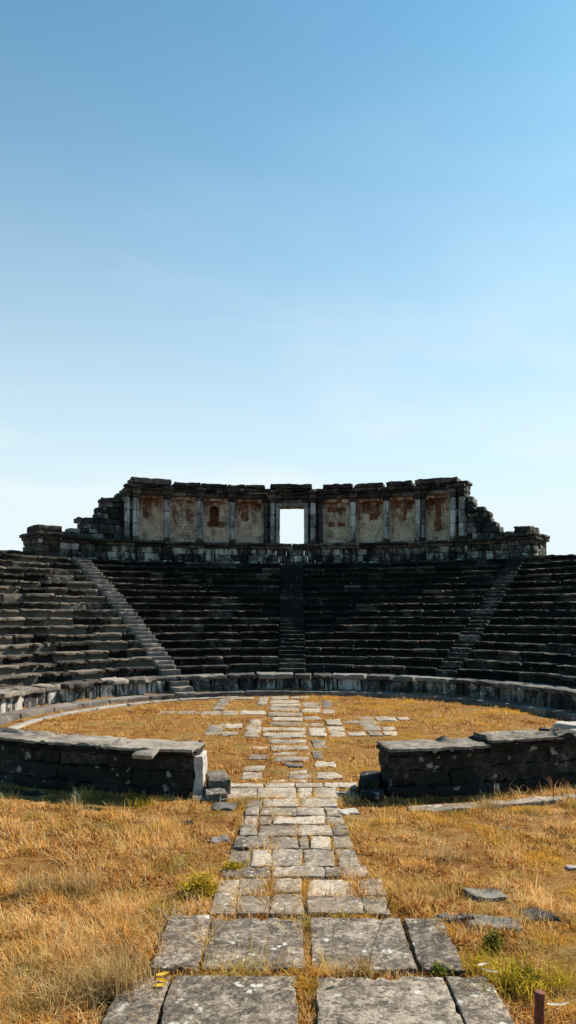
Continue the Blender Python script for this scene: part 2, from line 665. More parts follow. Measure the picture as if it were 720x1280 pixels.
# stairways
for which, lab in (('l', 'pale worn stairway climbing diagonally through sunlit seats to the end pier'),
                   ('c', 'dark narrow central stairway below the doorway'),
                   ('r', 'dim diagonal stairway through the shadowed seats')):
    tm = stair_theta(which, 14)
    st = thing('stairway', lab, 'stairway', (14 * math.sin(tm), CY + 14 * math.cos(tm), 0), 'stairways of the seating')
    steps = []
    if which == 'l':
        for k in range(4):
            steps.append((8.25 + .33 * k, .18 * (k + 1)))
    for k in range(2 * NROW):
        steps.append((R0 - .22 + RUN / 2 * k, Z0 + .05 + RISE / 2 * (k + 1)))
    for (r, z) in steps:
        mb = MB()
        t = stair_theta(which, r)
        w = SW[which] * random.uniform(.94, 1.0)
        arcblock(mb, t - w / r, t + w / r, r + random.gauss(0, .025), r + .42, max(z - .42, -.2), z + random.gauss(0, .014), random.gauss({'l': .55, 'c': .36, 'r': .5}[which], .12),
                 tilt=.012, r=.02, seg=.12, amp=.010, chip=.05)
        mb.build('step', M['stair'] if which == 'l' else M['seat'], st)  # sunlit stairway in a pale stone, shaded ones in a dark one

# podium
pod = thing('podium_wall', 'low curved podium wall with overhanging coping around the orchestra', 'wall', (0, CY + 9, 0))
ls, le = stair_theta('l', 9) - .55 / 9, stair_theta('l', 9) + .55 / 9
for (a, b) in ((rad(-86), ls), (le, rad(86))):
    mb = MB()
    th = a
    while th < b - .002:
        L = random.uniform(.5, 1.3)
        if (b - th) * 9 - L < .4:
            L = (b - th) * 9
        arcblock(mb, th + .003, th + L / 9 - .003, 9.0 + random.gauss(0, .012), 9.6, -.25, .58, random.gauss(.5 if th > rad(-34) else .9, .14),  # sunlit stretch made paler, the sun put into its tone
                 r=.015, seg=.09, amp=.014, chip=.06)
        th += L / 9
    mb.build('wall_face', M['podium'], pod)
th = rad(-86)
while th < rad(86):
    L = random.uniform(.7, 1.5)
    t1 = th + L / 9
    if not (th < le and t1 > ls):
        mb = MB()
        ruin_lit = 1 if th < rad(-36) else .25
        arcblock(mb, th + .004, t1 - .004 - .015 * ruin_lit * random.random(), 8.86 + random.gauss(0, .05 * ruin_lit + .012), 10.0,
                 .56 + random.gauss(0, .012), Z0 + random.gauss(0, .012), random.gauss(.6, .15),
                 tilt=.01 + .015 * ruin_lit, r=.03, seg=.09, amp=.012 + .014 * ruin_lit, chip=.06 + .10 * ruin_lit)
        mb.build('coping_stone', M['cap'] if ruin_lit == 1 else M['coping'], pod)  # shaded stretch takes a darker stone, shade put into its colour
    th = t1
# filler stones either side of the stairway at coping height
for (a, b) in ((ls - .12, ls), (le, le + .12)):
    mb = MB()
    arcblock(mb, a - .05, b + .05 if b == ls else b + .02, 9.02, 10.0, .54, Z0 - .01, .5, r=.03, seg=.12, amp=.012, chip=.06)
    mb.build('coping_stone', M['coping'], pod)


def kerb_ring(name, r0, r1, z, a, b, lab, Lr, mat, tone=.5):
    k = thing(name, lab, 'kerb', (r0 * math.sin((a + b) / 2), CY + r0 * math.cos((a + b) / 2), 0))
    th = a
    while th < b:
        L = random.uniform(*Lr)
        mb = MB()
        arcblock(mb, th, th + (L - .02) / r0, r0 + random.gauss(0, .015), r1, -.25, z + random.gauss(0, .008), random.gauss(tone, .12),
                 tilt=.006, r=.02, seg=.12, amp=.008, chip=.04)
        mb.build('kerb_stone', mat, k)
        th += L / r0


kerb_ring('stone_kerb', 8.28, 8.95, .12, rad(-88), rad(86), 'long curved kerb step along the foot of the podium wall', (.8, 1.7), M['stair'])
kerb_ring('stone_kerb', 7.45, 7.75, .02, rad(-95), rad(-20), 'thin half buried kerb curving through the grass inside the podium step',
          (.7, 1.4), M['kerb'], .55)

# ------------------------------------------------------------------ upper wall
RW = 20.0
uw = thing('ruined_wall', 'tall curved ruined back wall with pilasters and a doorway above the seats', 'wall', (0, CY + RW, 5.9))
ZP, ZC, ZB, ZA, ZF, ZT = 5.75, 6.78, 7.08, 9.55, 9.86, 10.08


def T(px, r=RW): return th_at(px, r)


# plinth: courses of pale and black stones
mb = MB()
for (z0, z1) in ((ZP, 6.08), (6.08, 6.44), (6.44, ZC)):
    th, b = T(62), T(676)
    while th < b - .003:
        L = random.uniform(.35, 1.0)
        if (b - th) * RW - L < .3:
            L = (b - th) * RW
        arcblock(mb, th + .0006, th + L / RW - .0006, RW - .12 + random.gauss(0, .02), RW + .9, z0 + .004, z1 - .004, random.gauss(.5, .13), r=.02,
                 seg=.13, amp=.012, chip=.05)
        th += L / RW
mb.build('plinth', M['plinth'], uw)
# cornice above the plinth
mb = MB()
th, b = T(72), T(677)
while th < b - .003:
    L = random.uniform(.7, 1.6)
    if (b - th) * RW - L < .5:
        L = (b - th) * RW
    j = random.gauss(0, .012)
    arcblock(mb, th + .0004, th + L / RW - .0004, RW - .24, RW + .95, ZC, ZC + .16 + j, random.gauss(.45, .1), r=.03, seg=.12, amp=.012, chip=.06)
    arcblock(mb, th + .0004, th + L / RW - .0004, RW - .42 + random.gauss(0, .02), RW + .98, ZC + .15 + j, ZB + j, random.gauss(.42, .1), r=.03,
             seg=.12, amp=.016, chip=.1)
    th += L / RW
mb.build('cornice', M['wall'], uw)


def wall_panel(p0, p1, niche=None, broken=0.0, stain=.5, inset=None, marks=()):
    t0, t1 = T(p0), T(p1)
    Lw, H = (t1 - t0) * RW, ZA - ZB
    P, q = rblock(Lw, .8, H, r=.01, seg=.055, amp=.008, chip=0, freq=3)
    front = P[:, 1] < -.3
    i0, i1 = inset if inset else (p0 + 5, p1 - 5)
    u0, u1 = (T(i0) - t0) * RW - Lw / 2, (T(i1) - t0) * RW - Lw / 2
    u, v = P[:, 0], P[:, 2] + H / 2
    top = H * .93 - .10 * ((u - (u0 + u1) / 2) / ((u1 - u0) / 2)) ** 2
    du = np.minimum(u - u0, u1 - u)
    dv = np.minimum(v - .06, top - v)
    s = np.clip(np.minimum(du, dv) / .05, 0, 1)
    dep = .20 * s
    S = P + rng.uniform(-99, 99, 3)
    fl = np.clip((fbm(S * 1.7, 4, 4) - .12) * 5, 0, 1)
    dep = dep + .035 * fl * s
    if broken:
        bk = np.clip((fbm(S * 2.2, 4, 8) - .5 + .55 * np.clip((v / H - .45) * 2, 0, 1) * broken) * 6, 0, 1)
        dep = dep + .16 * bk * s
    lost = np.zeros(len(P))
    for (mu0, mu1, mv0, mv1) in marks:              # places where the plaster has fallen, rusty behind
        uu, vv = u / Lw + .5, v / H
        wob = .05 * fbm(S * 3.2, 3, 81)
        wob2 = .035 * fbm(S * 3.2, 3, 91)
        din = np.minimum(np.minimum(uu - mu0, mu1 - uu) + wob, (np.minimum(vv - mv0, mv1 - vv) + wob2) * 1.3)
        lost = np.maximum(lost, np.clip(din / .03, 0, 1))
    dep = dep + .11 * lost * s
    if niche:
        cu, w, v0, v1 = niche
        cu = cu * Lw / 2
        top2 = v1 - w + np.sqrt(np.clip(w * w - (u - cu) ** 2, 0, None))
        ins = np.clip(np.minimum(np.minimum(w - np.abs(u - cu), v - v0), top2 - v) / .04, 0, 1)
        dep = dep + .62 * ins
    P[:, 1] += np.where(front, dep, 0)
    tone = np.maximum(np.clip((v / H - .35) * 1.3, 0, 1) * stain, lost * (.7 + .35 * fbm(S * 2, 2, 5)))
    if niche:
        tone = np.maximum(tone, ins * .75)  # niche coloured dark with the rust tone to stand for its shade
    mb = MB()
    mb.add(arc(P, (t0 + t1) / 2, RW + .4, (ZA + ZB) / 2), q, tone=tone)
    return mb.build('wall_panel', M['panel'], uw, sharp=30)


panels = [(168, 208, None, .4, .7, [(.25, .75, .80, .95), (.28, .45, .5, .9)]), (208, 249, None, .3, .5, [(.62, .85, .55, .92)]),
          (249, 290, (-.05, .24, 1.0, 2.05), .3, .6, [(.25, .8, .36, .5)]), (290, 333, None, .5, .8, [(.22, .8, .72, .95), (.28, .5, .5, .85)]),
          (399, 442, None, .9, .5, [(.22, .8, .70, .84), (.25, .45, .38, .52), (.55, .75, .38, .5)]), (442, 484, None, .9, .6, [(.2, .5, .66, .92), (.45, .75, .52, .66), (.6, .8, .6, .9)]),
          (484, 524, None, 1.0, .6, [(.25, .78, .74, .93), (.38, .62, .48, .8)]), (524, 567, None, .7, .6, [(.42, .62, .22, .93), (.25, .72, .80, .93)])]
for (a, b, n, bk, sn, mk) in panels:
    wall_panel(a, b, n, bk, sn, marks=mk)


def blocks_part(name, mat, px0, px1, r0, r1, z0, z1, course=.42, Ls=(.3, .7), tonev=.16, tone=.5, parent=uw, chip=.05, amp=.012):
    mb = MB()
    n = max(1, round((z1 - z0) / course))
    for k in range(n):
        za, zb = z0 + (z1 - z0) * k / n, z0 + (z1 - z0) * (k + 1) / n
        th, b = T(px0), T(px1)
        while th < b - 1e-4:
            L = random.uniform(*Ls)
            if (b - th) * RW - L < Ls[0] * .6:
                L = (b - th) * RW
            arcblock(mb, th + .0003, th + L / RW - .0003, r0 + random.gauss(0, .012), r1, za + .003, zb - .003, random.gauss(tone, tonev), r=.02,
                     seg=.11, amp=amp, chip=chip)
            th += L / RW
    return mb.build(name, mat, parent)


# piers either side of the doorway, lintel over it
blocks_part('door_pier', M['wall'], 333, 350, RW + .02, RW + .8, ZB, ZA)
blocks_part('door_pier', M['wall'], 380, 399, RW + .02, RW + .8, ZB, ZA)
blocks_part('lintel', M['wall'], 350, 380, RW + .02, RW + .8, 9.12, ZA, Ls=(1.4, 1.6))
df = MB()
arcblock(df, T(345), T(350), RW - .10, RW + .5, ZB, 9.12, .62, r=.02, seg=.1, amp=.010, chip=.04)
arcblock(df, T(380), T(385), RW - .10, RW + .5, ZB, 9.12, .6, r=.02, seg=.1, amp=.010, chip=.04)
arcblock(df, T(344), T(386), RW - .12, RW + .5, 9.12, 9.34, .5, r=.02, seg=.1, amp=.010, chip=.05)
df.build('door_frame', M['pilaster'], uw)

for (px, hw, tone) in [(158, 3.0, .6), (169, 3.6, .75), (208, 3.6, .62), (249.5, 3.6, .6), (290, 3.4, .62), (332, 2.6, .2), (340.5, 2.6, .7),
                       (391.5, 3.0, .62), (401, 2.6, .25), (442, 3.0, .68), (483.5, 3.0, .55), (523, 3.0, .6), (530, 2.2, .4), (567, 3.4, .72),
                       (578, 3.4, .5)]:
    mb = MB()
    zt = ZA - .02
    for k in range(3):
        z0 = ZB + .18 + (zt - .36 - ZB) * k / 3
        z1 = ZB + .18 + (zt - .36 - ZB) * (k + 1) / 3
        arcblock(mb, T(px - hw), T(px + hw), RW - .26, RW + .1, z0 + .002, z1 - .002, random.gauss(tone, .1), r=.12, seg=.06, amp=.010, chip=.05)
    p = mb.build('pilaster', M['pilaster'], uw)
    mb = MB()
    arcblock(mb, T(px - hw - 1.0), T(px + hw + 1.0), RW - .36, RW + .1, zt - .18, zt, tone - .25, r=.02, seg=.08, amp=.012, chip=.05)
    mb.build('capital', M['wall'], p)
    mb = MB()
    arcblock(mb, T(px - hw - .8), T(px + hw + .8), RW - .34, RW + .1, ZB - .01, ZB + .18, tone - .2, r=.03, seg=.08, amp=.012, chip=.06)
    mb.build('base', M['wall'], p)
    if tone > .35:
        mb = MB()                                  # entablature stepping forward over the pilaster
        arcblock(mb, T(px - hw - 1.4), T(px + hw + 1.4), RW - .40, RW - .1, zt + .003, ZF - .06, tone - .1, r=.02, seg=.08, amp=.014, chip=.07)
        arcblock(mb, T(px - hw - 2.6), T(px + hw + 2.6), RW - .56, RW - .1, ZF - .058, ZF + .10, .4, r=.02, seg=.08, amp=.016, chip=.08)
        mb.build('projecting_block', M['wall'], uw)
# masonry filling outside the last pilasters
blocks_part('wall_end', M['plinth'], 152, 168, RW + .02, RW + .8, ZB, ZA, tone=.36)
blocks_part('wall_end', M['plinth'], 567, 583, RW + .02, RW + .8, ZB, ZA, tone=.4)
# entablature: architrave, frieze, top course
blocks_part('architrave', M['wall'], 153, 583, RW - .14, RW + .85, ZA, ZF - .08, course=.3, Ls=(.8, 1.7), tone=.5, chip=.07)
blocks_part('frieze', M['wall'], 160, 580, RW - .24, RW + .85, ZF - .08, ZF + .05, course=.2, Ls=(.8, 1.7), tone=.42, chip=.06)
blocks_part('top_course', M['wall'], 162, 577, RW - .34, RW + .9, ZF + .05, ZT, course=.3, Ls=(.7, 1.6), tone=.36, chip=.1, amp=.016)
for (a, b, h) in [(163, 213, .30), (217, 250, .20), (250.5, 283, .19), (284, 306, .19), (307, 331, .21), (338, 390, .27), (404, 441, .25), (443, 480, .23),
                  (483, 516, .26), (519, 573, .30)]:
    mb = MB()
    arcblock(mb, T(a), T(b), RW - .38, RW + .85, ZT + .003, ZT + h, random.gauss(.42, .07), tilt=.006, r=.03, seg=.1, amp=.022, chip=.10)
    mb.build('parapet_block', M['wall'], uw)


# broken masonry stepping down at both ends
def ruin_end(profile, inner_px, left):
    mb = MB()
    z = ZB
    while z < 9.9:
        h = random.uniform(.2, .32)
        zc = z + h * .5
        edge_px = None
        for (px, py) in profile:
            th = T(px)
            d = CY + RW * math.cos(th)
            zt = EYE + (VY - py) / F * d
            if zt > zc:
                edge_px = px if edge_px is None else (min(edge_px, px) if left else max(edge_px, px))
        if edge_px is not None:
            a, b = (T(edge_px), T(inner_px)) if left else (T(inner_px), T(edge_px))
            a += random.uniform(-.008, .008) if left else 0
            b += 0 if left else random.uniform(-.008, .008)
            th = a
            while th < b - .001:
                L = random.uniform(.25, .62)
                if (b - th) * RW - L < .22:
                    L = (b - th) * RW
                tn = random.gauss(.40, .10) if random.random() > .12 else random.gauss(.68, .1)
                arcblock(mb, th + .0005, th + L / RW - .0005, RW + random.uniform(-.12, .10), RW + .85 + random.uniform(-.1, .1), z + .006, z + h - .006,
                         tn, tilt=.03, r=.03, seg=.1, amp=.02, chip=.08)
                th += L / RW
        z += h
    mb.build('broken_masonry', M['rubble'], uw)


pl = [(152, 615), (146, 616), (130, 622), (128, 630), (120, 634), (119, 643), (108, 646), (99, 649), (98, 658), (86, 661), (77, 663)]
pr = [(583, 612), (588, 622), (592, 627), (606, 631), (610, 640), (614, 642), (618, 651), (622, 657), (634, 661), (646, 663)]
ruin_end(pl, 152, True)
ruin_end(pr, 583, False)
mb = MB()
arcblock(mb, T(572), T(586), RW - .3, RW + .8, ZT - .1, ZT + .06, .3, tilt=.02, r=.04, seg=.1, amp=.025, chip=.1)
arcblock(mb, T(574), T(584), RW - .1, RW + .8, ZA - .02, ZT - .09, .4, r=.04, seg=.1, amp=.025, chip=.1)
mb.build('broken_slab', M['wall'], uw)
# end piers
for (a, b, cap0, cap1, zc) in [(37, 67, 38, 72, 7.5), (642, 675, 648, 670, 7.52)]:
    ep = MB()
    nxt = 0
    L0 = T(a)
    for k, (z0, z1) in enumerate(((ZP, 6.2), (6.2, 6.55), (6.55, ZC + .05))):
        m = T(a + (b - a) * (.35 + .25 * (k % 2)))
        arcblock(ep, T(a), m - .0003, RW - .8, RW + 1.0, z0 + .003, z1 - .003, random.gauss(.4, .1), r=.02, seg=.11, amp=.014, chip=.07)
        arcblock(ep, m + .0003, T(b), RW - .8, RW + 1.0, z0 + .003, z1 - .003, random.gauss(.4, .1), r=.02, seg=.11, amp=.014, chip=.07)
    p = ep.build('end_pier', M['wall'] if a < 100 else M['plinth'], uw)
    mb = MB()
    arcblock(mb, T(a - 1), T(b + 3), RW - .95, RW + 1.1, ZC + .05, ZC + .2, .4, r=.03, seg=.11, amp=.016, chip=.08)
    arcblock(mb, T(a - 3), T(b + 4), RW - 1.1, RW + 1.15, ZC + .2, ZB + .06, .4, r=.03, seg=.11, amp=.016, chip=.1)
    mb.build('cornice', M['wall'], p)
    mb = MB()
    arcblock(mb, T(cap0), T(cap1), RW - .85, RW + .6, ZB + .06, zc, .5, r=.12 if a < 100 else .05, seg=.09, amp=.02, chip=.12, tilt=.01)
    mb.build('cap_block', M['parapet'], p)
    if a < 100:
        mb = MB()                                   # pale disc standing for sky seen through a hole in the pier
        t = T(50, RW - .8)
        P, q = rblock(.2, .08, .2, r=.09, seg=.04, amp=.004, chip=0)
        mb.add(arc(P, t, RW - .82, 6.72), q, tone=1.0)
        mb.build('sky_hole_disc', M['kerb'], p)
# weathered rubble course on the low stretches between piers and ruins
blocks_part('low_course', M['wall'], 74, 100, RW - .05, RW + .8, ZB, ZB + .25, course=.25, Ls=(.3, .7), tone=.5, chip=.12, amp=.03)
blocks_part('low_course', M['wall'], 618, 648, RW - .05, RW + .8, ZB, ZB + .2, course=.25, Ls=(.3, .7), tone=.4, chip=.12, amp=.03)

# ------------------------------------------------------------------ parapets by the camera side of the orchestra
PCY = 24.0
RP0, RP1 = 11.22, 12.0          # inner and outer face
PH = .80


def parapet(side, lab):
    def A(deg):                # degrees from the axis towards the camera
        return PI - side * rad(deg)
    p = thing('parapet_wall', lab, 'wall', (RP1 * math.sin(A(20)), PCY + RP1 * math.cos(A(20)), 0), 'parapets in front of the orchestra')

    def ab(mb, d0, d1, *a, **k):
        x, y = A(d0), A(d1)
        arcblock(mb, min(x, y), max(x, y), *a, cy=PCY, **k)
    D0, D1 = (7.75, 40) if side > 0 else (7.9, 40)
    body = MB()
    for (z0, z1) in ((-.3, .12), (.12, .40), (.40, .64)):
        d = D0 + .15
        while d < D1:
            L = random.uniform(1.1, 2.4)
            if d < D0 + 1:
                L = .8 if z0 != .12 else 1.1
            e = min(D1, d + math.degrees(L / RP1))
            ab(body, d - .02, e + .02, RP0 + .08, RP1 - .06 + random.gauss(0, .012) + (.05 if z0 < 0 else 0), z0 - .004, z1 + .002, random.gauss(.45, .07), r=.012,
               seg=.07 if e < 30 else .2, amp=.022, chip=.07)
            d = e
    body.build('wall_body', M['parapet'], p)
    d = D0
    k = 0
    while d < D1:
        L = random.uniform(.9, 1.9)
        e = d + math.degrees(L / RP1)
        cap = MB()
        ov = random.gauss(.03, .02)
        dz = random.gauss(0, .012) + (.05 if (side > 0 and 13 < d < 26 and k % 2) else 0)
        # coved underside stepping out, in black stone: the cap front's shade put into colour
        cove = MB()
        ab(cove, d + .02, e - .02, RP0 + .05, RP1 - .04 + ov * .5, .63, .69 + dz, random.gauss(.35, .06), r=.02, seg=.07, amp=.014, chip=.07)
        ab(cove, d + .02, e - .02, RP0 + .0, RP1 + .02 + ov, .688 + dz, PH - .045 + dz, random.gauss(.4, .06), r=.025, seg=.06, amp=.016, chip=.10)
        cove.build('coved_course', M['parapet'], p)
        ab(cap, d + .03, e - .03, RP0 - .02, RP1 + .035 + ov, PH - .05 + dz, PH + dz, random.gauss(.58, .10), r=.012, seg=.035, amp=.012, chip=.20)
        cap.build('cap_stone', M['cap'], p)  # thin pale layer carries the sunlit look of the cap top
        d = e
        k += 1
    foot = MB()
    d = D0 + .6
    while d < D1:
        L = random.uniform(.6, 1.5)
        e = d + math.degrees(L / 12.5)
        if side > 0 or d > 17:
            ab(foot, d + .05, e - .05, RP1 + (.62 if side > 0 else .35) + random.gauss(0, .02), RP1 + (.88 if side > 0 else .62) + random.gauss(0, .03), -.2,
               .0 + random.gauss(0, .01), random.gauss(.45, .1), r=.02, seg=.08, amp=.012, chip=.06)
        d = e
    foot.build('footing', M['slab'] if side > 0 else M['parapet'], p)  # footing on the shadow side in black stone, its shade painted in
    if side < 0:
        mb = MB()
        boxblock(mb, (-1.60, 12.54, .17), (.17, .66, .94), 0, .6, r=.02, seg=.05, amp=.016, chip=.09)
        mb.build('end_stone', M['lit_end'], p)  # block added in pale stone so the end reads as sunlit
    return p


par_l = parapet(-1, 'black stained parapet wall with chipped cap, its end face brightly sunlit')
par_r = parapet(1, 'black stained parapet wall whose whole face is in shadow, casting shade on the walkway')
# broken cap pieces hanging at the front edge
mb = MB()
P, q = rblock(.36, .32, .07, r=.02, seg=.06, amp=.014, chip=.1)
P = rotx(P, .35)
g = gp(181, 937, .84)
mb.add(rotz(P, -.25) + np.array([g[0], g[1] + .12, .765]), q, tone=.6)
tag(mb.build('broken_slab', M['cap'], origin=(g[0], g[1] + .12, .8)), 'broken slab tipped over the front edge of a chipped parapet cap', 'slab')
g = gp(715, 912)
mb = MB()
boxblock(mb, (7.65, 19.6, .02), (.9, .6, .22), -.5, .95, r=.04, seg=.1, amp=.02, chip=.08)
tag(mb.build('stone_block', M['kerb'], origin=(7.65, 19.6, 0)), 'white sunlit block lying behind the shadowed parapet near the podium', 'block')
mb = MB()
boxblock(mb, (6.75, 18.9, .02), (.5, .4, .16), -.3, .1, r=.04, seg=.1, amp=.02, chip=.08)
tag(mb.build('stone_block', M['parapet'], origin=(6.75, 18.9, 0)), 'small dark flat block in the grass behind the shadowed parapet', 'block')

# step blocks at the parapet ends
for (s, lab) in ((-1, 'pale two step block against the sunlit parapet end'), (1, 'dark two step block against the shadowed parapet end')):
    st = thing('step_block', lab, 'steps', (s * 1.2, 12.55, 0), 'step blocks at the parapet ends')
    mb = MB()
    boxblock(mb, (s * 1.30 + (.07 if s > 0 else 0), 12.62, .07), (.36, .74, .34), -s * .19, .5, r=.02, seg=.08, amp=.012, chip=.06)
    smat = M['cap'] if s < 0 else M['parapet']  # lit block in grey, the shaded one darkened by a black stone
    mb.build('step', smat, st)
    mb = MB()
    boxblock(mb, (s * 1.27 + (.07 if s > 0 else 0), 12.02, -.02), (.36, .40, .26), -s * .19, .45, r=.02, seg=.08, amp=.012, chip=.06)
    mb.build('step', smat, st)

# ------------------------------------------------------------------ paving
ORD = ['first', 'second', 'third', 'fourth', 'fifth', 'sixth', 'seventh', 'eighth', 'ninth', 'tenth', 'eleventh', 'twelfth', 'thirteenth', 'fourteenth',
       'fifteenth', 'sixteenth', 'seventeenth', 'eighteenth', 'nineteenth', 'twentieth']
RECTS = []           # x0, x1, y0, y1 of every slab, for keeping turf off them


def slab(px0, px1, py0, py1, label, group, mat, tone=.5, top=0.0, thick=.16, chip=.05, seg=.07, shrink=.008, rz=None):
    """px0..px1 at mid depth, py0 (far) .. py1 (near)"""
    y1, y0 = gp(0, py0)[1], gp(0, py1)[1]
    ym = gp(0, (py0 + py1) / 2)[1]
    x0, x1 = (px0 - VX) / F * ym, (px1 - VX) / F * ym
    mb = MB()
    sx, sy = x1 - x0 - shrink, y1 - y0 - shrink
    P, q = rblock(sx, sy, thick, r=.010, seg=seg, amp=.006, freq=3, chip=chip)
    # uneven outline
    k = rng.uniform(-.011, .011, 8)
    u, v = P[:, 0] / sx * 2, P[:, 1] / sy * 2
    P[:, 0] += u * (k[0] * v + k[1]) + k[2] * v
    P[:, 1] += v * (k[3] * u + k[4]) * .7 + k[5] * u * .7
    P = rotx(P, random.gauss(0, .006))
    P = roty(P, random.gauss(0, .006))
    c = np.array([(x0 + x1) / 2, (y0 + y1) / 2, top - thick / 2 + random.gauss(0, .006)])
    mb.add(P + c, q, tone=tone)
    o = mb.build('paving_slab', mat, origin=(c[0], c[1], top - thick))
    tag(o, label, 'slab', group)
    RECTS.append((x0, x1, y0, y1, top))
    return o


GA = 'slabs of the approach walkway'
rows = [  # (far y, near y), [(px0, px1, tone, word, far-y override, near-y override)]
    ((1225, 1330), [(131, 196, .5, 'lichen spotted'), (199, 372, .5, 'broad lichen spotted'), (397, 576, .62, 'broad pale grey'), (580, 640, .55, 'narrow crusted')]),
    ((1148, 1214), [(201, 255, .5, 'narrow grey'), (257, 381, .5, 'broad rough'), (388, 512, .55, 'broad pitted'), (515, 568, .38, 'dark cracked')]),
    ((1098, 1142), [(267, 297, .5, 'narrow grey'), (299, 336, .45, 'brownish', 1098, 1119), (297, 336, .42, 'dark rough', 1120, 1142),
                    (338, 376, .5, 'squarish grey', 1098, 1116), (338, 379, .45, 'mottled', 1117, 1142), (384, 443, .98, 'white', 1098, 1120),
                    (384, 453, .5, 'brown grey', 1121, 1142), (448, 479, .45, 'cracked', 1098, 1119), (452, 486, .45, 'chipped', 1120, 1142)]),
    ((1083, 1096), [(277, 339, .4, 'mossy'), (341, 406, .5, 'long grey'), (407, 428, .5, 'grass edged'), (429, 459, .5, 'short grey')]),
    ((1061, 1082), [(286, 312, .42, 'greyish'), (314, 339, .7, 'pale'), (340, 377, .45, 'dull'), (379, 419, .45, 'scarred'), (421, 448, .5, 'plain')]),
    ((1045, 1060), [(293, 336, .42, 'dull'), (338, 372, .45, 'rough'), (373, 386, .5, 'small'), (388, 414, .9, 'white'), (416, 440, .4, 'dark')]),
    ((1031, 1044), [(300, 322, .5, 'small'), (323, 373, .45, 'broad dull'), (374, 414, .6, 'pale grey'), (416, 436, .42, 'dark')]),
    ((1020, 1030), [(304, 322, .45, 'small'), (324, 340, .45, 'small square'), (341, 406, .8, 'long pale'), (407, 430, .4, 'bluish')]),
    ((1009, 1019), [(307, 324, .5, 'small'), (326, 370, .5, 'long grey'), (371, 405, .6, 'pale grey'), (406, 427, .45, 'cracked')]),
    ((998, 1008), [(306, 328, .45, 'grass edged'), (329, 374, .65, 'long pale'), (375, 422, .65, 'long smooth')]),
    ((984, 997), [(284, 321, .6, 'pale'), (322, 370, .62, 'broad pale'), (371, 391, .62, 'small pale'), (392, 424, .6, 'plain pale')]),
    ((978, 983.4), [(284, 330, .65, 'thin'), (332, 368, .6, 'short'), (369, 404, .6, 'plain'), (405, 446, .7, 'long pale')]),
]
for ri, ((ya, yb), items) in enumerate(rows):
    for ci, it in enumerate(items):
        px0, px1, tone, word = it[:4]
        a, b = (it[4], it[5]) if len(it) > 4 else (ya, yb)
        lab = f'{word} slab, {ORD[ci]} of {len(items)} across, {ORD[ri]} walkway row from the camera'
        big = ri < 2
        slab(px0, px1, a, b, lab, GA, M['bigslab'] if big else M['slab'], tone + random.gauss(0, .04), top=.0 + (.03 if ri == 0 else .015 if ri == 1 else 0),
             thick=.2 if big else .14, chip=.04 if big else .03, seg=.04 if big else .06, shrink=.004)

# wide threshold stones between the parapet ends and slabs in front of them
for (a, b, c, d, lab, mt, tn, tp) in [
    (404, 448, 986.5, 996, 'dark slab in the shade beside the shadowed parapet end', 'slab', .3, -.01),
    (240, 284, 996, 1001, 'thin slab edge half buried in grass before the sunlit parapet end', 'slab', .35, .02),
    (264, 296, 1003, 1011, 'bluish half buried slab in grass beside the walkway edge', 'rock', .5, .01),
]:
    slab(a, b, c, d, lab, 'loose slabs by the parapet ends', M[mt], tn, top=tp)

GO = 'slabs scattered over the orchestra floor'
orch = {
    'the main middle column of the orchestra': [(340, 384, 972.5, 977), (361, 390, 966, 972), (361, 385, 960, 965), (356, 378, 952, 957), (342, 386, 945, 950), (340, 388, 938, 943),
                       (338, 386, 931, 936), (336, 383, 923, 928), (336, 383, 915, 921), (350, 383, 908, 913), (337, 380, 902, 906), (340, 379, 896, 900),
                       (335, 378, 890, 894.5), (337, 376, 883.5, 888), (337, 376, 879, 882.5), (337, 375, 874.5, 878), (337, 361, 870, 873.5), (363, 386, 870, 872.5)],
    'the broken second column of the orchestra': [(396, 427, 964.5, 972), (393, 420, 950, 957), (391, 404, 938, 948), (390, 408, 924, 934), (386, 408, 909, 919),
                                (380, 404, 903, 907), (379, 402, 894, 899), (377, 401, 884, 890), (377, 401, 877.5, 883)],
    'the stepped patch beside the second column': [(411, 432, 913, 920), (409, 431, 907, 912.4), (407, 427, 898.5, 906), (402, 419, 885.5, 891), (402, 416, 875.5, 883.5)],
    'the sunny cross arm towards the shadowed parapet': [(449, 474, 900, 912), (460, 478, 913, 919), (434, 457, 913.5, 919), (478, 495, 907, 912), (447, 468, 894.5, 899),
                                      (469, 496, 895.5, 900), (497, 512, 896, 899), (427, 448, 900, 903), (479, 497, 914, 918)],
    'the long thin strip across the orchestra': [(199, 219, 888, 891.5), (221, 250, 888, 891.5), (251, 276, 888, 892.5), (277, 298, 887.5, 892.5), (299, 333, 887.3, 892)],
    'the small patch near the sunlit stairway': [(271, 287, 873, 881.5), (266, 281, 881.8, 886.5), (284, 318, 870.5, 873.2), (322, 335, 870, 880)],
    'the cross arm behind the sunlit parapet': [(258, 280, 904, 917), (281, 303, 904, 909), (277, 298, 914, 918.5), (305, 326, 907, 920), (311, 328, 897, 906.6),
                                    (328, 354, 914.5, 919.5), (327, 352, 908.5, 912.5)],
    'the loose row behind the threshold': [(302, 331, 955.5, 962), (301, 329, 964, 972.5), (311, 337, 942, 948), (316, 334, 932, 935)],
}
for sec, items in orch.items():
    items = sorted(items, key=lambda i: (-i[3]))
    for k, (a, b, c, d) in enumerate(items):
        side = 'broad' if (b - a) > 36 else ('long' if (b - a) > 24 else 'small')
        lab = f'{side} pale slab, {ORD[k]} from the walkway in {sec}'
        slab(a, b, c, d, lab, GO, M['slab'], random.gauss(.58, .12), top=-.014, thick=.12, seg=.10, chip=.07, shrink=.02)


